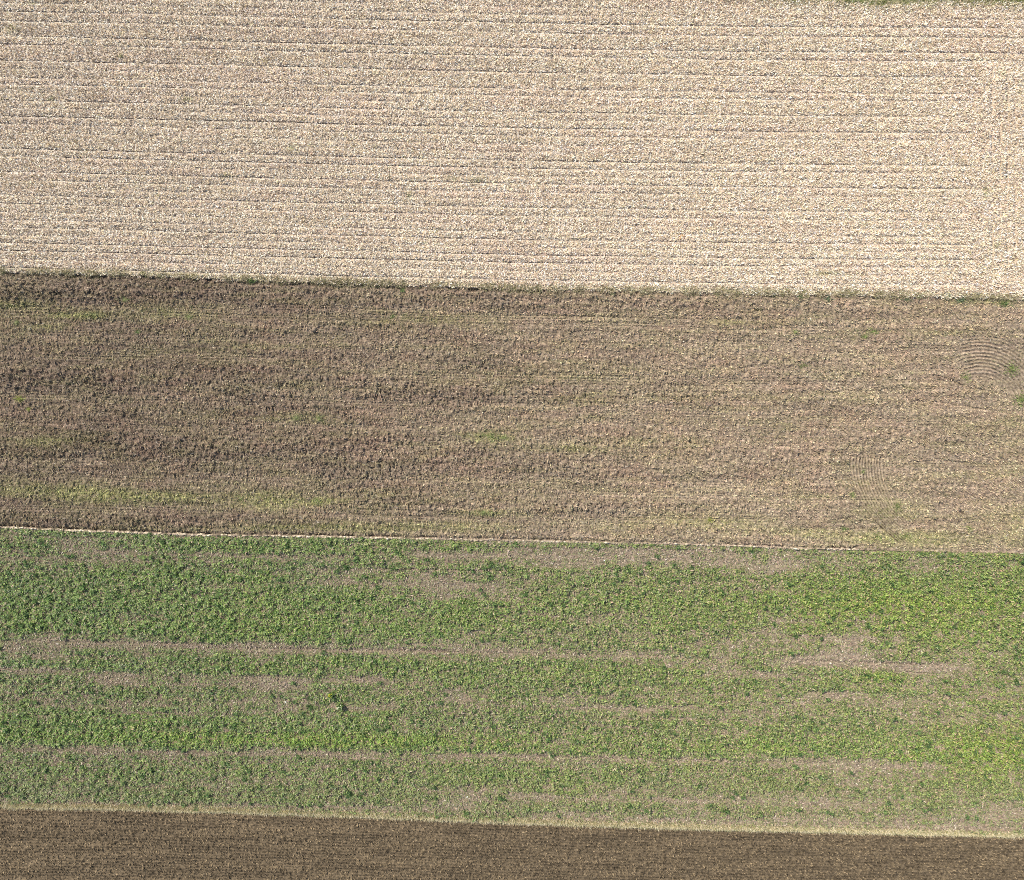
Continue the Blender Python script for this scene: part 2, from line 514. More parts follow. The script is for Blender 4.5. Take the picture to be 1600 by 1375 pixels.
def col_plough(x, y):
    rough, fb = plough_fields(x, y)
    d = hotspot_dryness(x, y)
    base = lerp(C(.172, .128, .091), C(.312, .240, .168), d * .92 + .4 * (fbm(x / 60, y / 22, 5) - .5))
    base = lerp(base, base * C(.72, .72, .76), np.clip(rough - .5, 0, 1) * .9)
    pink = np.clip(2.2 * fbm(x / 45, y / 22, 6) - .9, 0, 1)
    base = lerp(base, base * C(1.05, .97, .98), pink)
    moss = np.clip(blobs(x, y, MOSS) * .9 + .75 * (fbm(x / 50, y / 8, 3) - .38), 0, 1) * np.clip(.3 + 1.2 * vn(x / 5, y / 4, 2), 0, 1)
    base = lerp(base, lerp(C(.205, .20, .082), C(.31, .285, .13), d), moss * .85)
    sp = vn(x / 2.2, y / 2.2, 7)
    base = base * (.6 + .8 * sp)[:, None]
    ust = y - FS(x)
    base = base * (.68 + .64 * (.5 * vn(x / 170, ust / 3.2, 2) + .5 * vn(x / 60, ust / 1.6, 5)))[:, None]
    # dry clay crumbs
    base = lerp(base, C(.52, .43, .32), np.clip((vn(x / 1.7, y / 1.9, 4) - .83) * 8, 0, 1) * .6)
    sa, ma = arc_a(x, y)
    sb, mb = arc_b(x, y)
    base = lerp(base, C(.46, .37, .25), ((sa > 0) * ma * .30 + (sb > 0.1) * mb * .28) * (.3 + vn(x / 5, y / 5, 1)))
    base = lerp(base, base * .6, ((sa < -.2) * ma * .55 + (sb < -.1) * mb * .8) * (.3 + vn(x / 6, y / 6, 5)))  # dry crests paler, moist furrows darker; adds ridge shading to the colour
    uu = y - FS(x) + 1.4 * (vn(x / 70, y / 30, 7) - .5)
    base = lerp(base, C(.42, .34, .23), fb * .18 * (np.sin(2 * np.pi * uu / 4.4) > .5))
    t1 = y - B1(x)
    base = lerp(base, C(.10, .078, .058), .75 * np.exp(-((t1 - 3.5) / 5) ** 2) * vn(x / 4, y / 6, 1) * (1 - .5 * d))  # shade below the stubble edge, painted in as a dark band
    t2 = B2(x) - y + ridge_w(x)
    k = ridge_k(x)
    base = lerp(base, C(.55, .45, .34), np.clip(.9 * k * np.exp(-((t2 - .2) / 1.3) ** 2), 0, 1) * (.55 + .6 * vn(x / 3, y / 2, 3)))
    return base


def col_green(x, y):
    d = hotspot_dryness(x, y)
    base = lerp(C(.19, .138, .098), C(.35, .26, .185), d * .8 + .6 * (fbm(x / 40, y / 15, 5) - .5))
    base = base * (.75 + .5 * vn(x / 2.2, y / 2, 7))[:, None]
    base = lerp(base, C(.20, .215, .085), np.clip(fbm(x / 5, y / 3.5, 2) * 1.9 - .55, 0, 1) * .45)
    base = lerp(base, C(.58, .49, .38), np.clip((vn(x / 1.6, y / 1.6, 4) - .8) * 8, 0, 1) * .55)
    base = lerp(base, C(.12, .09, .07), np.clip(band(x, y, TRACKS), 0, 1) * .55)
    t = y - B2(x) - ridge_w(x)
    k = ridge_k(x)
    base = lerp(base, C(.64, .53, .41), np.clip(1. * k * np.exp(-((t - .1) / 1.1) ** 2), 0, 1) * (.6 + .6 * vn(x / 4, y / 2, 3)))
    return base


def col_bare(x, y):
    base = lerp(C(.075, .056, .034), C(.165, .122, .072), fbm(x / 70, y / 5, 5) * 1.5 - .25)
    base = base * (.35 + 1.3 * vn(x / 2.2, y / 1.5, 7))[:, None]
    return lerp(base, C(.20, .145, .09), .5 * (np.sin(2 * np.pi * (y - B3(x)) / 4.5) > .4))


def col_verge(x, y):
    return lerp(C(.16, .18, .07), C(.40, .34, .20), fbm(x / 5, y / 4, 5) * 1.2 + .8 * fbm(x / 120, y / 30, 2) - .6)


xs_f = spread(-75, 1675, 1.35, 14000)
xs_p = spread(-70, 1670, 1.02, 14000)
lin = lambda n: np.linspace(0, 1, n)


def rows_out(fine, n_fine, reach, n=30):
    """row fractions 0..1 of a very deep field whose first part is fine"""
    a = np.linspace(0, fine, n_fine)
    step = a[1] * 2
    return np.concatenate([a, fine + np.geomspace(step, reach - fine, n)]) / reach


field('stubble_field', B0, B1, xs_f, lin(345), height_stubble, col_stubble, MAT['stubble'],
      'pale straw-coloured stubble field with thin dark drill lines across the top of the photo')
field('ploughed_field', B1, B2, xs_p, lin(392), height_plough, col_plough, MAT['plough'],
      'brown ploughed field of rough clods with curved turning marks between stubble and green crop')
field('green_field', B2, B3, xs_f, lin(330), height_green, col_green, MAT['crop'],
      'soil of the patchy green crop field below the pale furrow line')
vb = rows_out(110, 75, 9000)
field('bare_field', B3, lambda x: B3(x) + 9000, xs_f, vb, height_bare, col_bare, MAT['bare'],
      'dark brown tilled soil strip along the bottom edge of the photo')
vt = 1 - rows_out(700, 330, 9000)[::-1]
field('grass_verge', lambda x: B0(x) - 9000, B0, xs_f, vt, height_verge, col_verge, MAT['verge'],
      'grassy ground beyond the upper edge of the stubble field')

# one deep sheet under everything, out to the horizon
gm = bpy.data.materials.new('far_land')
gm.use_nodes = True
gn = gm.node_tree.nodes
gl = gm.node_tree.links
gb = gn['Principled BSDF']
gb.inputs['Roughness'].default_value = 1
ng = gn.new('ShaderNodeNewGeometry')
n1 = gn.new('ShaderNodeTexNoise')
n1.inputs['Scale'].default_value = .01
n1.inputs['Detail'].default_value = 8
rr = gn.new('ShaderNodeValToRGB')
rr.color_ramp.elements[0].position = .4
rr.color_ramp.elements[0].color = (.10, .13, .05, 1)
rr.color_ramp.elements[1].position = .6
rr.color_ramp.elements[1].color = (.30, .24, .15, 1)
gl.new(ng.outputs['Position'], n1.inputs['Vector'])
gl.new(n1.outputs['Fac'], rr.inputs[0])
gl.new(rr.outputs[0], gb.inputs['Base Color'])
me = bpy.data.meshes.new('ground')
r = 9000
me.from_pydata([(-r, -r, -.7), (r, -r, -.7), (r, r, -.7), (-r, r, -.7)], [], [(0, 1, 2, 3)])
me.materials.append(gm)
go = bpy.data.objects.new('ground', me)
COL.objects.link(go)
props(go, 'open farmland reaching to the horizon under the fields', kind='structure')


# ------------------------------------------------------------------ scattered blades
def blade_geo(x, y, z, yaw, pitch, ln, wd, bend=0.0, taper=.5):
    """flat four-cornered blades: base at x,y,z (photo px, metres), rising by pitch"""
    n = len(x)
    bx = (x - 800) / PPM
    by = (687.5 - y) / PPM
    cy, sy = np.cos(yaw), np.sin(yaw)
    cp, sp = np.cos(pitch), np.sin(pitch)
    dx, dy, dz = cy * cp * ln, sy * cp * ln, sp * ln
    px, py = -sy * wd * .5, cy * wd * .5
    roll = (RS.rand(n) - .5) * 1.2
    pz = np.sin(roll) * wd * .5
    px = px * np.cos(roll)
    py = py * np.cos(roll)
    co = np.empty((n, 4, 3), np.float32)
    co[:, 0] = np.stack([bx - px, by - py, z - pz], 1)
    co[:, 1] = np.stack([bx + px, by + py, z + pz], 1)
    co[:, 2] = np.stack([bx + dx + px * taper, by + dy + py * taper, z + dz + pz * taper], 1)
    co[:, 3] = np.stack([bx + dx - px * taper, by + dy - py * taper, z + dz - pz * taper], 1)
    return co.reshape(-1, 3)


def blades(name, mat, parts, label, cat=None, kind='stuff', origin=None, parent=None):
    co = np.concatenate([p[0] for p in parts])
    col = np.concatenate([p[1] for p in parts])
    q = np.arange(len(co), dtype=np.int32).reshape(-1, 4)
    if origin is not None:
        co = co - np.array(origin, np.float32)
    o = raw_mesh(name, co, q, mat, col, 'FACE')
    if origin is not None and parent is None:
        o.location = origin
    if parent is not None:
        o.parent = parent
    if label:
        props(o, label, cat, kind)
    return o


def pick(n, table):
    """random choice of own colours with a little variation: [(weight, r, g, b), ...]"""
    wgt = np.array([t[0] for t in table], float)
    idx = RS.choice(len(table), n, p=wgt / wgt.sum())
    c = np.array([t[1:] for t in table], np.float32)[idx]
    return c * (.82 + .36 * RS.rand(n, 1)).astype(np.float32)


# straw on the stubble field
n = 800000
x = RS.uniform(-75, 1675, n)
y = RS.uniform(-30, 475, n)
edge = 4.5 * (fbm(x / 6, x * 0 + 2, 2) - .5) * 2 + RS.normal(0, .8, n)
ok = (y > B0(x) - 2 + edge) & (y < B1(x) + .5 + edge)
rm = row_mask(x, y)
rn = np.maximum(row_mask(x, y - 1.6), row_mask(x, y + 1.6))
ok &= RS.rand(n) > 1.7 * rm
x, y, rm, rn = x[ok], y[ok], rm[ok], rn[ok]
n = len(x)
yaw = RS.rand(n) * 2 * np.pi
near = np.maximum(rm, rn) > .18
yaw[near] = RS.choice([0, np.pi], near.sum()) + RS.normal(0, .3, near.sum())
pitch = np.where(RS.rand(n) < .45, RS.uniform(.5, 1.25, n), RS.uniform(0, .35, n))
pitch[near] *= .3
ln = RS.uniform(.09, .25, n)
wd = RS.uniform(.04, .085, n)
z = height(x, y) + RS.uniform(.0, .10, n) * (1 - near)
d = hotspot_dryness(x, y)
tone = fbm(x / 70, (y - FS(x)) / 7, 4)
c = pick(n, [(30, .82, .69, .52), (28, .93, .86, .76), (16, .62, .50, .38), (10, .36, .28, .22), (6, .70, .52, .42), (2, .50, .47, .24), (6, .90, .75, .50), (7, .62, .56, .55)])
c = np.clip(c * (.985 + .11 * d + .30 * (tone - .5))[:, None], 0, .95)
pk = np.clip(2.5 * vn(x / 120, (y - FS(x)) / 12, 3) - 1.1, 0, 1)
c = lerp(c * C(1.0, 1.0, .93), c * C(1.01, .985, .93), pk)
c = c * C(1.03, 1.0, .98) * np.where(RS.rand(n) < .15, .55, 1.05)[:, None]
gb_ = np.clip(blobs(x, y, [(82, 156, 5, 3, 1), (190, 88, 5, 4, 1), (292, 155, 8, 4, 1), (355, 276, 10, 4, .9), (455, 232, 7, 4, .9), (1538, 300, 3, 9, .9), (640, 305, 5, 6, .8),
                      (20, 45, 8, 6, .8), (745, 283, 12, 5, .7), (1290, 428, 20, 4, .8), (50, 6, 10, 3, .8), (1555, 385, 5, 4, .8), (705, 280, 8, 4, .6)]), 0, 1)
c = lerp(c, C(.36, .36, .13), gb_ * (RS.rand(n) < .6))
fringe = np.exp(-((y - B1(x) + 3) / 4.5) ** 2) * (.35 + .9 * vn(x / 30, y / 30, 3))
c = lerp(c, C(.46, .42, .20), fringe * (RS.rand(n) < .5))
blades('straw_litter', MAT['straw'], [(blade_geo(x, y, z, yaw, pitch, ln, wd), c)],
       'pale dry straw and cut stalks lying over the stubble field')

# crop leaves
n = 1650000
x = RS.uniform(-75, 1675, n)
y = RS.uniform(818, 1310, n)
m = crop_mask(x, y)
clump = fbm(x / 5.5, y / 5.5, 6, 2)
p = np.clip(m * 1.05 - .02, 0, 1) * np.clip(3.4 * (clump - .25), .34, 1)
ok = RS.rand(n) < p * .62
x, y, m, clump = x[ok], y[ok], m[ok], clump[ok]
n = len(x)
print('crop leaves', n)
hgt = np.clip(m * 1.2 - .2, 0, 1) * np.clip(clump * 2 - .5, .1, 1)
z = height(x, y) + RS.rand(n) * (.03 + .34 * hgt)
yaw = RS.rand(n) * 2 * np.pi
pitch = RS.uniform(-.1, .75, n)
ln = RS.uniform(.08, .19, n) * (.75 + .5 * m)
wd = ln * RS.uniform(.3, .62, n)
d = hotspot_dryness(x, y)
lime = np.clip(blobs(x, y, [(500, 1155, 200, 10, 1.), (560, 1158, 60, 9, .7), (760, 1158, 60, 6, .6), (1150, 1163, 90, 8, .7), (1560, 1175, 90, 45, 1.), (1400, 960, 260, 45, .7),
                            (250, 1150, 200, 14, .5), (1430, 945, 90, 18, .6), (420, 975, 200, 20, .4), (1560, 1090, 80, 80, .4), (1370, 1060, 40, 10, .8), (850, 1235, 150, 15, .5)])
               + .5 * (fbm(x / 60, y / 30, 2) - .45), 0, 1)
c = pick(n, [(30, .16, .255, .065), (24, .225, .325, .09), (12, .10, .165, .055), (14, .29, .33, .14), (12, .20, .25, .13), (10, .33, .28, .19), (14, .06, .10, .04)])
c = lerp(c, c * C(1.06, 1.10, .78), lime * .8)
c = c * C(1.42, 1.27, 1.38)
c = lerp(c, c * C(.97, 1.07, .86), np.clip(1.5 * band(x, y, CROP), 0, 1) * .8)
hv = RS.rand(n, 1).astype(np.float32)
c = c * (C(.86, .97, .98) * (1 - hv) + C(1.18, 1.05, 1.02) * hv)
pl = np.clip(1.2 - 1.5 * m, 0, 1)
c = lerp(c, c * .68 + C(.100, .092, .05), pl)
cool = np.clip(2.4 * fbm(x / 90, y / 40, 5) - .9, 0, 1) * (1 - d * .7)
c = lerp(c, c * C(1.02, 1.0, 1.12), cool)
c = lerp(c, c * C(1.22, 1.10, 1.10), d * .85)
low = sstep(1185, 1240, y)
c = lerp(c, lerp(c, np.tile(C(.33, .32, .16), (n, 1)), RS.rand(n) * .8), low * .7)
parts = [(blade_geo(x, y, z, yaw, pitch, ln, wd, taper=.35), c)]
# scattered taller plants of the same crop
k = 2600
cx = RS.uniform(-75, 1675, k)
cy = RS.uniform(835, 1295, k)
ok = RS.rand(k) < np.clip(crop_mask(cx, cy) * 1.3 - .45, 0, 1) * np.interp(cx, [0, 900, 1600], [1, .6, .45])
cx, cy = np.repeat(cx[ok], 34), np.repeat(cy[ok], 34)
k = len(cx)
an = RS.rand(k) * 6.28
q = RS.rand(k) ** .6
x = cx + 3.6 * q * np.cos(an)
y = cy + 2.8 * q * np.sin(an)
c = pick(k, [(30, .13, .22, .06), (20, .20, .30, .09), (30, .07, .125, .045)])
parts.append((blade_geo(x, y, height(x, y) + .42 * (1 - q * q) * RS.rand(k), RS.rand(k) * 6.28, RS.uniform(0, 1.1, k), RS.uniform(.1, .24, k), RS.uniform(.05, .11, k), taper=.35), c))
# dry leaf and straw bits on the open soil
n = 300000
x = RS.uniform(-75, 1675, n)
y = RS.uniform(835, 1308, n)
ok = (y > B2(x) + 2) & (y < B3(x) + 2) & (RS.rand(n) < .85 - .6 * crop_mask(x, y))
x, y = x[ok], y[ok]
n = len(x)
c2 = pick(n, [(30, .40, .31, .22), (5, .58, .50, .38), (26, .29, .22, .15), (14, .17, .13, .09), (20, .30, .30, .14), (8, .38, .25, .17)])
c2 = c2 * (.95 + .25 * hotspot_dryness(x, y))[:, None]
parts2 = [(blade_geo(x, y, height(x, y) + RS.rand(n) * .05, RS.rand(n) * 6.28, RS.uniform(0, .5, n), RS.uniform(.1, .25, n), RS.uniform(.03, .09, n)), c2)]
blades('crop_leaves', MAT['leaf'], parts, 'patchy rows of young green leaves over the lower field')
blades('dry_leaf_litter', MAT['straw'], parts2, 'small dry leaves and stalk bits between the green plants')

# crumbs and shards of soil lying on the clods
n = 270000
x = RS.uniform(-75, 1675, n)
y = RS.uniform(418, 868, n)
t1 = y - B1(x)
t2 = B2(x) - y
ok = (t1 > 3) & (t2 > 5)
sa, ma = arc_a(x, y)
sb, mb = arc_b(x, y)
ok &= RS.rand(n) < (.35 + .65 * vn(x / 22, y / 7, 3)) * (1 - .95 * np.maximum(ma, mb))
x, y = x[ok], y[ok]
n = len(x)
c = col_plough(x, y)
c = c * RS.choice([.6, .9, 1.25, 1.6, 2.1], n, p=[.14, .22, .30, .24, .10])[:, None]
c = c * (1 + RS.uniform(-.07, .07, (n, 3)))
c = c * lerp(C(1.05, 1.0, .96), C(.97, 1.02, .95), RS.rand(n))
yaw = np.radians(-60) + RS.normal(0, .8, n)
rg = plough_fields(x, y)[0]
blades('soil_crumbs', MAT['verge'], [(blade_geo(x, y, height(x, y) + RS.rand(n) * (.02 + .05 * rg), yaw, RS.uniform(-.1, .7, n), RS.uniform(.07, .2, n), RS.uniform(.04, .10, n), taper=.6), np.clip(c, 0, .8))],
       'loose crumbs and shards of brown soil over the ploughed field')
n = 60000
x = RS.uniform(-75, 1675, n)
y = RS.uniform(1262, 1420, n)
ok = y > B3(x) + 2
x, y = x[ok], y[ok]
n = len(x)
c = col_bare(x, y) * RS.choice([.6, .9, 1.3, 1.9], n)[:, None]
blades('fine_soil_crumbs', MAT['verge'], [(blade_geo(x, y, height(x, y) + RS.rand(n) * .04, RS.normal(0, .9, n), RS.uniform(0, .8, n), RS.uniform(.06, .2, n), RS.uniform(.04, .09, n), taper=.6), c)],
       'fine dark soil crumbs on the tilled strip at the bottom edge')

# grass and weeds thinly over the ploughed soil, plus straw bits turned up by the plough
n = 420000
x = RS.uniform(-75, 1675, n)
y = RS.uniform(425, 866, n)
moss = np.clip(blobs(x, y, MOSS) * 1.1 + .85 * (fbm(x / 50, y / 8, 3) - .32), .12, 1)
cl = fbm(x / 4.5, y / 3.5, 4, 2)
ok = (y > B1(x) + 4) & (y < B2(x) - 2) & (RS.rand(n) < moss * np.clip(3 * (cl - .34), 0.03, 1) * .75)
x, y, moss = x[ok], y[ok], moss[ok]
n = len(x)
print('plough grass', n)
d = hotspot_dryness(x, y)
c = pick(n, [(30, .24, .235, .09), (20, .19, .20, .075), (16, .34, .31, .15), (10, .16, .18, .07), (10, .28, .22, .12)])
c = lerp(c, c * C(1.1, 1.3, .9), np.clip(moss * 1.3 - .5, 0, 1))
c = c * (.85 + .35 * d)[:, None]
z = height(x, y)
parts = [(blade_geo(x, y, z, RS.rand(n) * 6.28, RS.uniform(.1, 1.2, n), RS.uniform(.08, .2, n), RS.uniform(.02, .06, n), taper=.2), c)]
blades('soil_grass', MAT['grass'], parts, 'thin yellowish green grass sprouting over the ploughed soil')
n = 42000
x = RS.uniform(-75, 1675, n)
y = RS.uniform(425, 866, n)
ok = (y > B1(x) + 3) & (y < B2(x) - 2) & (RS.rand(n) < .25 + .75 * vn(x / 50, y / 14, 5))
x, y = x[ok], y[ok]
n = len(x)
c = pick(n, [(40, .38, .30, .20), (9, .55, .47, .36), (35, .30, .22, .15), (10, .42, .29, .18)]) * (.75 + .3 * hotspot_dryness(x, y))[:, None]
al = RS.rand(n) < .5
yaw = np.where(al, RS.normal(-.02, .1, n), RS.rand(n) * 6.28)
parts = [(blade_geo(x, y, height(x, y) + .03, yaw, RS.uniform(0, .3, n), RS.uniform(.1, .34, n), RS.uniform(.02, .05, n)), c)]
blades('turned_up_straw', MAT['straw'], parts, 'scattered dry stalks turned up among the brown clods')


# grass along the field edges
def edge_grass(name, yf, x0, x1, n, sig, table, ln, label, dens, z0=0.0):
    x = RS.uniform(x0, x1, n)
    y = yf(x) + RS.normal(0, 1, n) * sig
    ok = RS.rand(n) < dens(x)
    x, y = x[ok], y[ok]
    k = len(x)
    c = pick(k, table)
    co = blade_geo(x, y, height(x, y) + z0, RS.rand(k) * 6.28, RS.uniform(.25, 1.35, k), RS.uniform(ln[0], ln[1], k), RS.uniform(.02, .06, k), taper=.15)
    return blades(name, MAT['grass'], [(co, c)], label)


edge_grass('boundary_grass', lambda x: B1(x) - 1.2 + 3 * (vn(x / 9, x * 0, 1) - .5), -75, 1675, 40000, 3.4,
           [(26, .42, .38, .19), (8, .30, .33, .12), (34, .62, .52, .35), (5, .20, .25, .10), (26, .40, .31, .20)], (.12, .42),
           'yellowish grass fringe where the stubble meets the ploughed soil',
           lambda x: np.clip(2.6 * vn(x / 13, x * 0, 4) - .6, .05, 1) * np.interp(x, [0, 300, 500, 1700], [.75, .6, 1, 1]))
edge_grass('verge_grass', lambda x: B0(x) - 3, 1080, 1690, 13000, 5.5,
           [(30, .40, .41, .15), (22, .30, .34, .11), (40, .68, .58, .38), (10, .22, .26, .1)], (.15, .42),
           'olive green grass along the upper right edge of the stubble field',
           lambda x: np.clip(2.6 * vn(x / 16, x * 0, 6) - .5, .05, 1))
edge_grass('lower_edge_grass', lambda x: B3(x) - 1.8, -75, 1675, 80000, 2.0,
           [(34, .74, .62, .38), (20, .54, .48, .24), (24, .86, .76, .54), (14, .28, .30, .11)], (.12, .35),
           'pale yellow dry grass line between the green field and the brown strip',
           lambda x: np.clip(.35 + 1.2 * vn(x / 12, x * 0, 2), 0, 1))

# pale clay crumbs along the open furrow between ploughed soil and crop
def lump_mesh(name, pts, mat, label, cat=None, kind='stuff', origin=None):
    """pts: x, y, z, sx, sy, sz, colour -> low faceted clods"""
    ring = 7
    cos, fs, cols = [], [], []
    base = 0
    for (x, y, z, sx, sy, sz, c) in pts:
        a0 = RS.rand() * 6
        v = []
        for lv, (rr_, zz) in enumerate([(1., -.25), (.92, .45), (.45, .9)]):
            for i in range(ring):
                a = a0 + lv * .4 + i * 2 * math.pi / ring
                q = rr_ * (.75 + .45 * RS.rand())
                v.append(((x - 800) / PPM + q * sx * math.cos(a), (687.5 - y) / PPM + q * sy * math.sin(a), z + zz * sz * (.8 + .4 * RS.rand())))
        v.append(((x - 800) / PPM, (687.5 - y) / PPM, z + sz))
        for lv in range(2):
            for i in range(ring):
                j = (i + 1) % ring
                a_, b_, c_, d_ = base + lv * ring + i, base + lv * ring + j, base + (lv + 1) * ring + j, base + (lv + 1) * ring + i
                fs.append((a_, b_, c_))
                fs.append((a_, c_, d_))
                cols += [c, c]
        for i in range(ring):
            fs.append((base + 2 * ring + i, base + 2 * ring + (i + 1) % ring, base + 3 * ring))
            cols.append(c)
        cos += v
        base += len(v)
    co = np.array(cos, np.float32)
    if origin is not None:
        co = co - np.array(origin, np.float32)
    o = raw_mesh(name, co, np.array(fs, np.int32), mat, np.array(cols, np.float32), 'FACE')
    if origin is not None:
        o.location = origin
    props(o, label, cat, kind)
    return o


pts = []
xx = RS.uniform(-75, 1675, 2400)
kk = ridge_k(xx)
for a, k in zip(xx, kk):
    if RS.rand() > k * 1.05:
        continue
    yy = float(B2(a) + ridge_w(np.array([a]))[0]) + RS.normal(.1, .8)
    s = RS.uniform(.04, .11)
    cc = random.Random(int(a * 1000)).choice([(.64, .52, .38), (.54, .44, .32), (.44, .34, .25), (.72, .62, .48), (.34, .26, .2)])
    if 700 < a < 1090:
        cc = tuple(v * .8 for v in cc)
    z = float(height(np.array([a]), np.array([yy]))[0])
    pts.append((a, yy, z, s * RS.uniform(1, 2.2), s, s * .7, cc))
lump_mesh('pale_clay_crumbs', pts, MAT['verge'], 'pale dry clay crumbs in a thin line between the ploughed soil and the green crop')

# ------------------------------------------------------------------ single plants, stones, clods and stalks
def weed(xc, yc, rx, ry, n, table, ln, label, cat='weed', name='weed_patch', group=None, pmin=.2):
    a = RS.rand(n) * 6.28
    n = int(n * .7)
    a = a[:n]
    r_ = np.minimum(np.abs(RS.normal(0, .65, n)), 1.1)
    x = xc + rx * 1.1 * r_ * np.cos(a) * (.7 + .5 * vn(a, a * 0 + xc, 2))
    y = yc + ry * r_ * np.sin(a) * (.7 + .5 * vn(a * 2, a * 0 + yc, 3))
    z = height(x, y)
    c = pick(n, table)
    co = blade_geo(x, y, z, RS.rand(n) * 6.28, RS.uniform(pmin, 1.2, n), RS.uniform(ln * .4, ln * .85, n), RS.uniform(.03, .075, n), taper=.3)
    # creeping stems that tie the patch together
    k = 14
    yw = np.arange(k) * 2 * np.pi / k
    ex = np.sqrt((rx * np.cos(yw)) ** 2 + (ry * np.sin(yw)) ** 2) * 1.15 / PPM
    xs0 = np.full(k, xc * 1.)
    ys0 = np.full(k, yc * 1.)
    co2 = blade_geo(xs0, ys0, height(xs0, ys0) + .08, yw, np.full(k, .02), ex, np.full(k, .02), taper=.8)
    co = np.concatenate([co, co2])
    c = np.concatenate([c, pick(k, table)])
    org = ((xc - 800) / PPM, (687.5 - yc) / PPM, float(height(np.array([xc * 1.]), np.array([yc * 1.]))[0]))
    o = blades(name, MAT['leaf'], [(co, c)], label, cat, None, origin=org)
    if group:
        o['group'] = group
    return o, org


LIME = [(34, .28, .35, .10), (26, .36, .42, .14), (26, .22, .27, .09), (20, .36, .32, .18)]
PALE = [(40, .33, .36, .13), (30, .26, .30, .10), (20, .42, .42, .2)]
BLUE = [(40, .16, .22, .11), (30, .24, .29, .16), (20, .09, .13, .06), (20, .3, .28, .18)]
YEL = [(40, .42, .40, .10), (30, .36, .40, .08), (20, .25, .32, .07)]
GRN = [(40, .17, .25, .07), (30, .23, .30, .10), (20, .10, .16, .05)]
G1 = 'green weed patches in the ploughed field'
for (a, b, rx, ry, k, tb, l, lab) in [
    (1363, 518, 9, 5, 130, LIME, .3, 'lime green weed patch in upper right ploughed soil, larger of two touching patches'),
    (1350, 526, 7, 4, 90, LIME, .28, 'small lime green weed patch just left of and below the larger touching one'),
    (1256, 571, 10, 5, 90, LIME, .26, 'loose lime green weed specks alone among clods right of centre in the ploughed field'),
    (1242, 519, 6, 4, 60, PALE, .26, 'faint pale green weed tuft near a long furrow line in the upper right ploughed soil'),
    (1581, 577, 11, 12, 320, LIME, .34, 'bright lime weed patch lying across the curved furrows at the right'),
    (1595, 624, 13, 14, 380, LIME, .34, 'bright lime weed patch at the right photo edge under the curved furrows'),
    (33, 623, 8, 5, 130, YEL, .3, 'yellow-green weed clump near the left edge of the ploughed field'),
    (46, 639, 4, 3, 45, YEL, .24, 'tiny yellow weed tuft below the yellow-green clump at the left edge'),
    (766, 681, 20, 9, 260, LIME, .24, 'broad loose lime weed patch in the middle of the ploughed field'),
    (788, 684, 7, 4, 80, LIME, .24, 'small lime weed tuft touching the right side of the broad middle patch'),
    (464, 652, 9, 5, 100, PALE, .26, 'pale green weed tuft left of its twin on a light furrow line'),
    (500, 653, 8, 5, 100, LIME, .26, 'green weed tuft right of its paler twin on a light furrow line'),
    (27, 504, 7, 5, 90, PALE, .26, 'pale green weed tuft near the left edge below the stubble'),
    (115, 545, 0.1, .1, 1, PALE, .05, None),
    (197, 469, 9, 4, 90, PALE, .26, 'grey-green weed tuft close below the stubble edge at the left'),
    (145, 493, 17, 5, 210, PALE, .26, 'long flat yellow-green weed streak in the upper left ploughed soil'),
    (296, 496, 8, 4, 90, PALE, .26, 'green weed tuft right of the long flat weed streak'),
    (216, 519, 5, 3, 50, GRN, .26, 'small deep green weed tuft in the upper left ploughed soil'),
    (614, 493, 5, 5, 60, GRN, .26, 'small green weed tuft below the stubble edge left of centre'),
    (1109, 812, 5, 5, 70, YEL, .3, 'yellow weed tuft in the lower ploughed soil right of centre'),
    (1498, 649, .1, .1, 1, PALE, .05, None),
    (1508, 590, 9, 10, 130, PALE, .25, 'dull green weed patch left of the curved furrows'),
    (1401, 790, 6, 10, 130, LIME, .26, 'lime weed patch on the inner side of the swept turning mark'),
    (1349, 704, .1, .1, 1, PALE, .05, None),
    (1348, 736, 4, 5, 60, PALE, .26, 'dull green weed tuft at the top of the swept turning mark'),
    (1331, 773, 5, 5, 80, LIME, .26, 'lime weed tuft on the outer left side of the swept turning mark'),
    (1369, 838, 8, 6, 140, LIME, .3, 'bright lime weed patch just above the pale furrow line'),
    (1416, 838, 9, 5, 110, LIME, .28, 'lime weed patch at the lower end of the swept turning mark'),
    (1318, 826, 6, 4, 70, GRN, .26, 'green weed tuft above the pale furrow line, left of the bright lime one'),
    (378, 779, 12, 7, 90, LIME, .24, 'light lime weed patch in the lower left ploughed soil'),
    (496, 782, 8, 4, 100, LIME, .26, 'small lime weed patch beside a dark hollow'),
    (755, 800, 16, 4, 160, LIME, .24, 'flat lime weed streak above the pale furrow line near the centre'),
    (1513, 826, 5, 6, 80, LIME, .28, 'lime weed tuft at the lower right of the ploughed field'),
]:
    if lab:
        weed(a, b, rx, ry, k, tb, l, lab, group=G1)
G2 = 'leafy tufts along the stubble edge'
for (a, b, rx, ry, k, tb, l, lab) in [
    (1500, 469, 9, 5, 190, BLUE, .42, 'blue-green leafy tuft under the stubble edge, the rightmost and largest'),
    (1480, 464, 5, 3, 80, BLUE, .36, 'small blue-green leafy tuft just left of the largest one'),
    (1416, 468, 8, 4, 120, BLUE, .34, 'blue-green leafy tuft alone under the stubble edge, second of three groups'),
    (1293, 467, 8, 6, 130, BLUE, .32, 'greyish blue-green leafy tuft under the stubble edge beside a black gap'),
    (393, 440, 7, 4, 110, GRN, .36, 'bright green tuft on the stubble edge at the left'),
    (630, 454, 5, 3, 60, GRN, .32, 'small green tuft on the stubble edge left of centre'),
    (1249, 464, 4, 5, 50, GRN, .34, 'slim green tuft under the stubble edge right of centre'),
    (1568, 474, 9, 6, 150, GRN, .34, 'green tuft in the tan grass at the right end of the stubble edge'),
]:
    weed(a, b, rx, ry, k, tb, l, lab, name='grass_tuft', cat='grass tuft', group=G2)

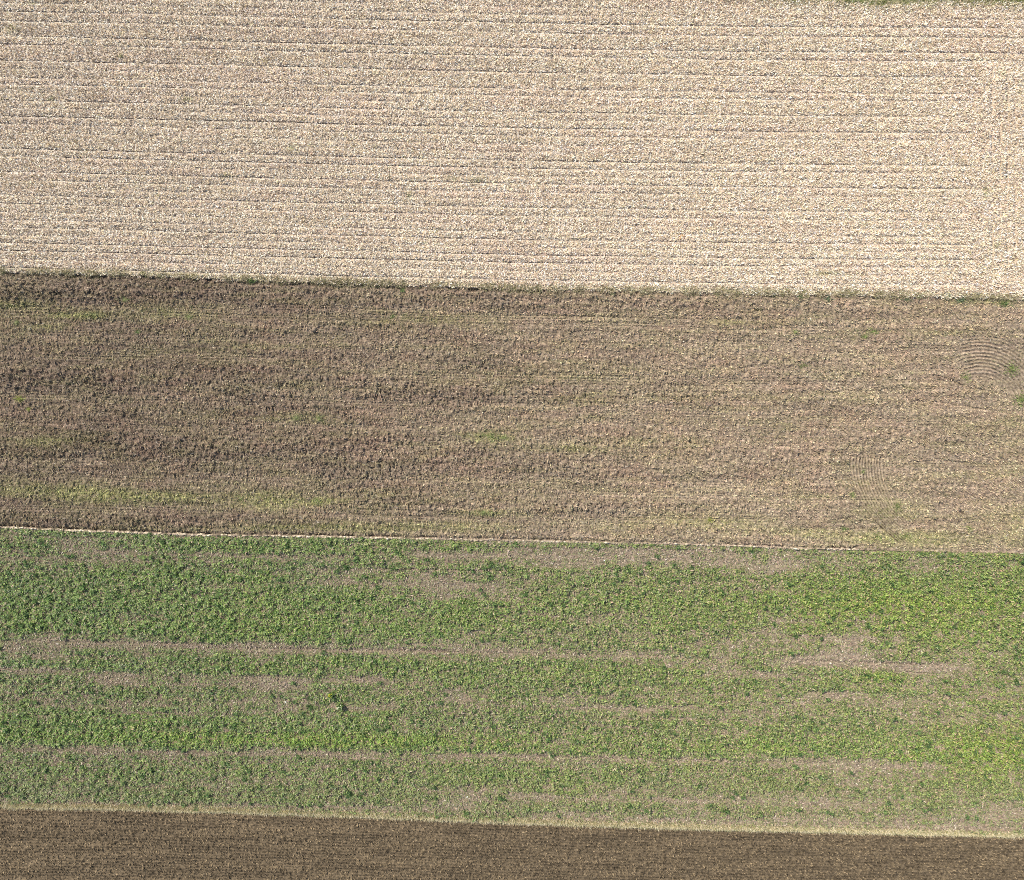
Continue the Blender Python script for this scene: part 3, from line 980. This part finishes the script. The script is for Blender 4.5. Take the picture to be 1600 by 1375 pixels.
# flowering weeds standing in the crop: leaves and flowers are parts
for (a, b, fc, lab) in [(534, 1102, (.85, .88, .55), 'tall weed with cream white flower heads standing in the green crop'),
                        (519, 1084, (.80, .74, .04), 'tall weed with yellow flower heads standing in the green crop')]:
    org = ((a - 800) / PPM, (687.5 - b) / PPM, 0.0)
    e = bpy.data.objects.new('flowering_weed', None)
    e.location = org
    COL.objects.link(e)
    props(e, lab, 'weed')
    k = 90
    an = RS.rand(k) * 6.28
    rr_ = RS.rand(k) ** .5 * 3.2
    x = a + rr_ * np.cos(an)
    y = b + rr_ * np.sin(an)
    co = blade_geo(x, y, RS.rand(k) * .55, RS.rand(k) * 6.28, RS.uniform(.2, 1.2, k), RS.uniform(.2, .4, k), RS.uniform(.06, .12, k), taper=.3)
    blades('leaves', MAT['leaf'], [(co, pick(k, GRN))], None, None, None, origin=org, parent=e)
    k = 7
    x = a - 1 + RS.normal(0, 1.7, k)
    y = b + RS.normal(0, 1.7, k)
    co = blade_geo(x, y, .55 + RS.rand(k) * .3, RS.rand(k) * 6.28, RS.uniform(0, .5, k), RS.uniform(.08, .14, k), RS.uniform(.06, .1, k), taper=.8)
    blades('flowers', MAT['leaf'], [(co, np.tile(C(*fc), (k, 1)))], None, None, None, origin=org, parent=e)
for (a, b, rx, ry, k, l, lab) in [(485, 1103, 5, 4, 110, .5, 'tall dark green bush of weeds left of the cream-flowered weed'),
                                  (485, 1090, 3.5, 3, 70, .4, 'dark green weed above the tall bush of weeds'),
                                  (616, 886, 8, 4, 160, .5, 'dark leafy clump at the upper edge of the crop left of centre'),
                                  (541, 887, 6, 4, 110, .45, 'dark leafy clump left of the one on the same line'),
                                  (147, 924, 5, 5, 110, .5, 'dark leafy clump in the upper left of the green crop'),
                                  (80, 932, 5, 5, 110, .5, 'dark leafy clump nearest the left edge of the green crop'),
                                  (100, 948, 4, 4, 90, .5, 'dark leafy clump just below the pair at the left'),
                                  (1355, 1169, 7, 3, 110, .45, 'dark leafy clump in the lower right green band')]:
    weed(a, b, rx, ry, k, [(40, .07, .14, .04), (30, .11, .2, .055), (10, .2, .3, .09)], l, lab, name='leafy_clump', cat='weed', group='dark leafy clumps in the crop', pmin=.5)


def single_lump(name, a, b, sx, sy, sz, c, label, cat, n=1, sc=0):
    z = float(height(np.array([a * 1.]), np.array([b * 1.]))[0])
    pts = []
    for i in range(n):
        pts.append((a + RS.normal(0, sc), b + RS.normal(0, sc * .6), z - .02, sx * RS.uniform(.7, 1.1), sy * RS.uniform(.7, 1.1), sz * RS.uniform(.7, 1.1), c))
    return lump_mesh(name, pts, MAT['verge'], label, cat, None, origin=((a - 800) / PPM, (687.5 - b) / PPM, z))


single_lump('stone', 722, 167, .18, .15, .12, (.85, .82, .78), 'white stone lying alone on the straw near the top centre', 'stone')
single_lump('stone', 945, 876, .14, .12, .1, (.88, .86, .84), 'small white stone near the top of the green field right of centre', 'stone')
single_lump('stone', 446, 1097, .15, .13, .1, (.85, .8, .74), 'small white stone in a bare patch of the green field', 'stone')
single_lump('stone', 537, 1145, .16, .12, .1, (.8, .7, .62), 'pinkish stone beside a dark gap in the green band', 'stone')
single_lump('stone', 480, 1003, .12, .1, .1, (.9, .9, .88), 'tiny white stone on the brown strip of the green field', 'stone')
single_lump('stone', 730, 1245, .12, .1, .1, (.9, .87, .8), 'tiny white stone near the bottom of the green field', 'stone')
single_lump('soil_clod', 492, 515, .28, .4, .3, (.26, .195, .14), 'large light brown clod beside a dark hollow in the upper ploughed field', 'clod')
single_lump('soil_clod', 702, 552, .22, .28, .24, (.36, .29, .215), 'pale clod in the middle of the ploughed field above rough soil', 'clod')
single_lump('leaf_heap', 1065, 369, .35, .3, .14, (.50, .30, .14), 'small heap of rust-orange leaves on the straw right of centre', 'leaf heap', 3, 3)


def stalk(a, b, ln, yawd, c, label):
    z = float(height(np.array([a * 1.]), np.array([b * 1.]))[0])
    cos = []
    n = 6
    fs = []
    X, Y = (a - 800) / PPM, (687.5 - b) / PPM
    yw = math.radians(yawd)
    for j in range(5):
        t = j / 4
        r_ = .055 * (1 - .6 * t)
        cx, cy, cz = ln * .55 * t * math.cos(yw), ln * .55 * t * math.sin(yw), ln * (.85 * t - .1 * t * t)
        for i in range(n):
            an = i * 2 * math.pi / n
            cos.append((cx + r_ * math.cos(an), cy + r_ * math.sin(an), cz))
    for j in range(4):
        for i in range(n):
            k = (i + 1) % n
            fs.append((j * n + i, j * n + k, (j + 1) * n + k, (j + 1) * n + i))
    o = raw_mesh('standing_stalk', np.array(cos, np.float32), np.array(fs, np.int32), MAT['straw'], np.tile(C(*c), (len(fs), 1)), 'FACE', True)
    o.location = (X, Y, z)
    props(o, label, 'stalk', None, 'single stalks left standing in the stubble')


stalk(609, 282, .9, 80, (.3, .25, .15), 'tall grey stalk left standing in the stubble left of centre')
stalk(1341, 56, .8, 85, (.35, .27, .18), 'tall thin stalk left standing near the top right of the stubble')
stalk(875, 438, .8, 88, (.38, .3, .2), 'thin stalk standing in the stubble just above its lower edge')
stalk(1392, 156, .6, 85, (.35, .27, .18), 'short stalk standing in the right half of the stubble')
stalk(495, 54, .5, 60, (.3, .25, .18), 'short dark stalk standing in the upper stubble left of centre')
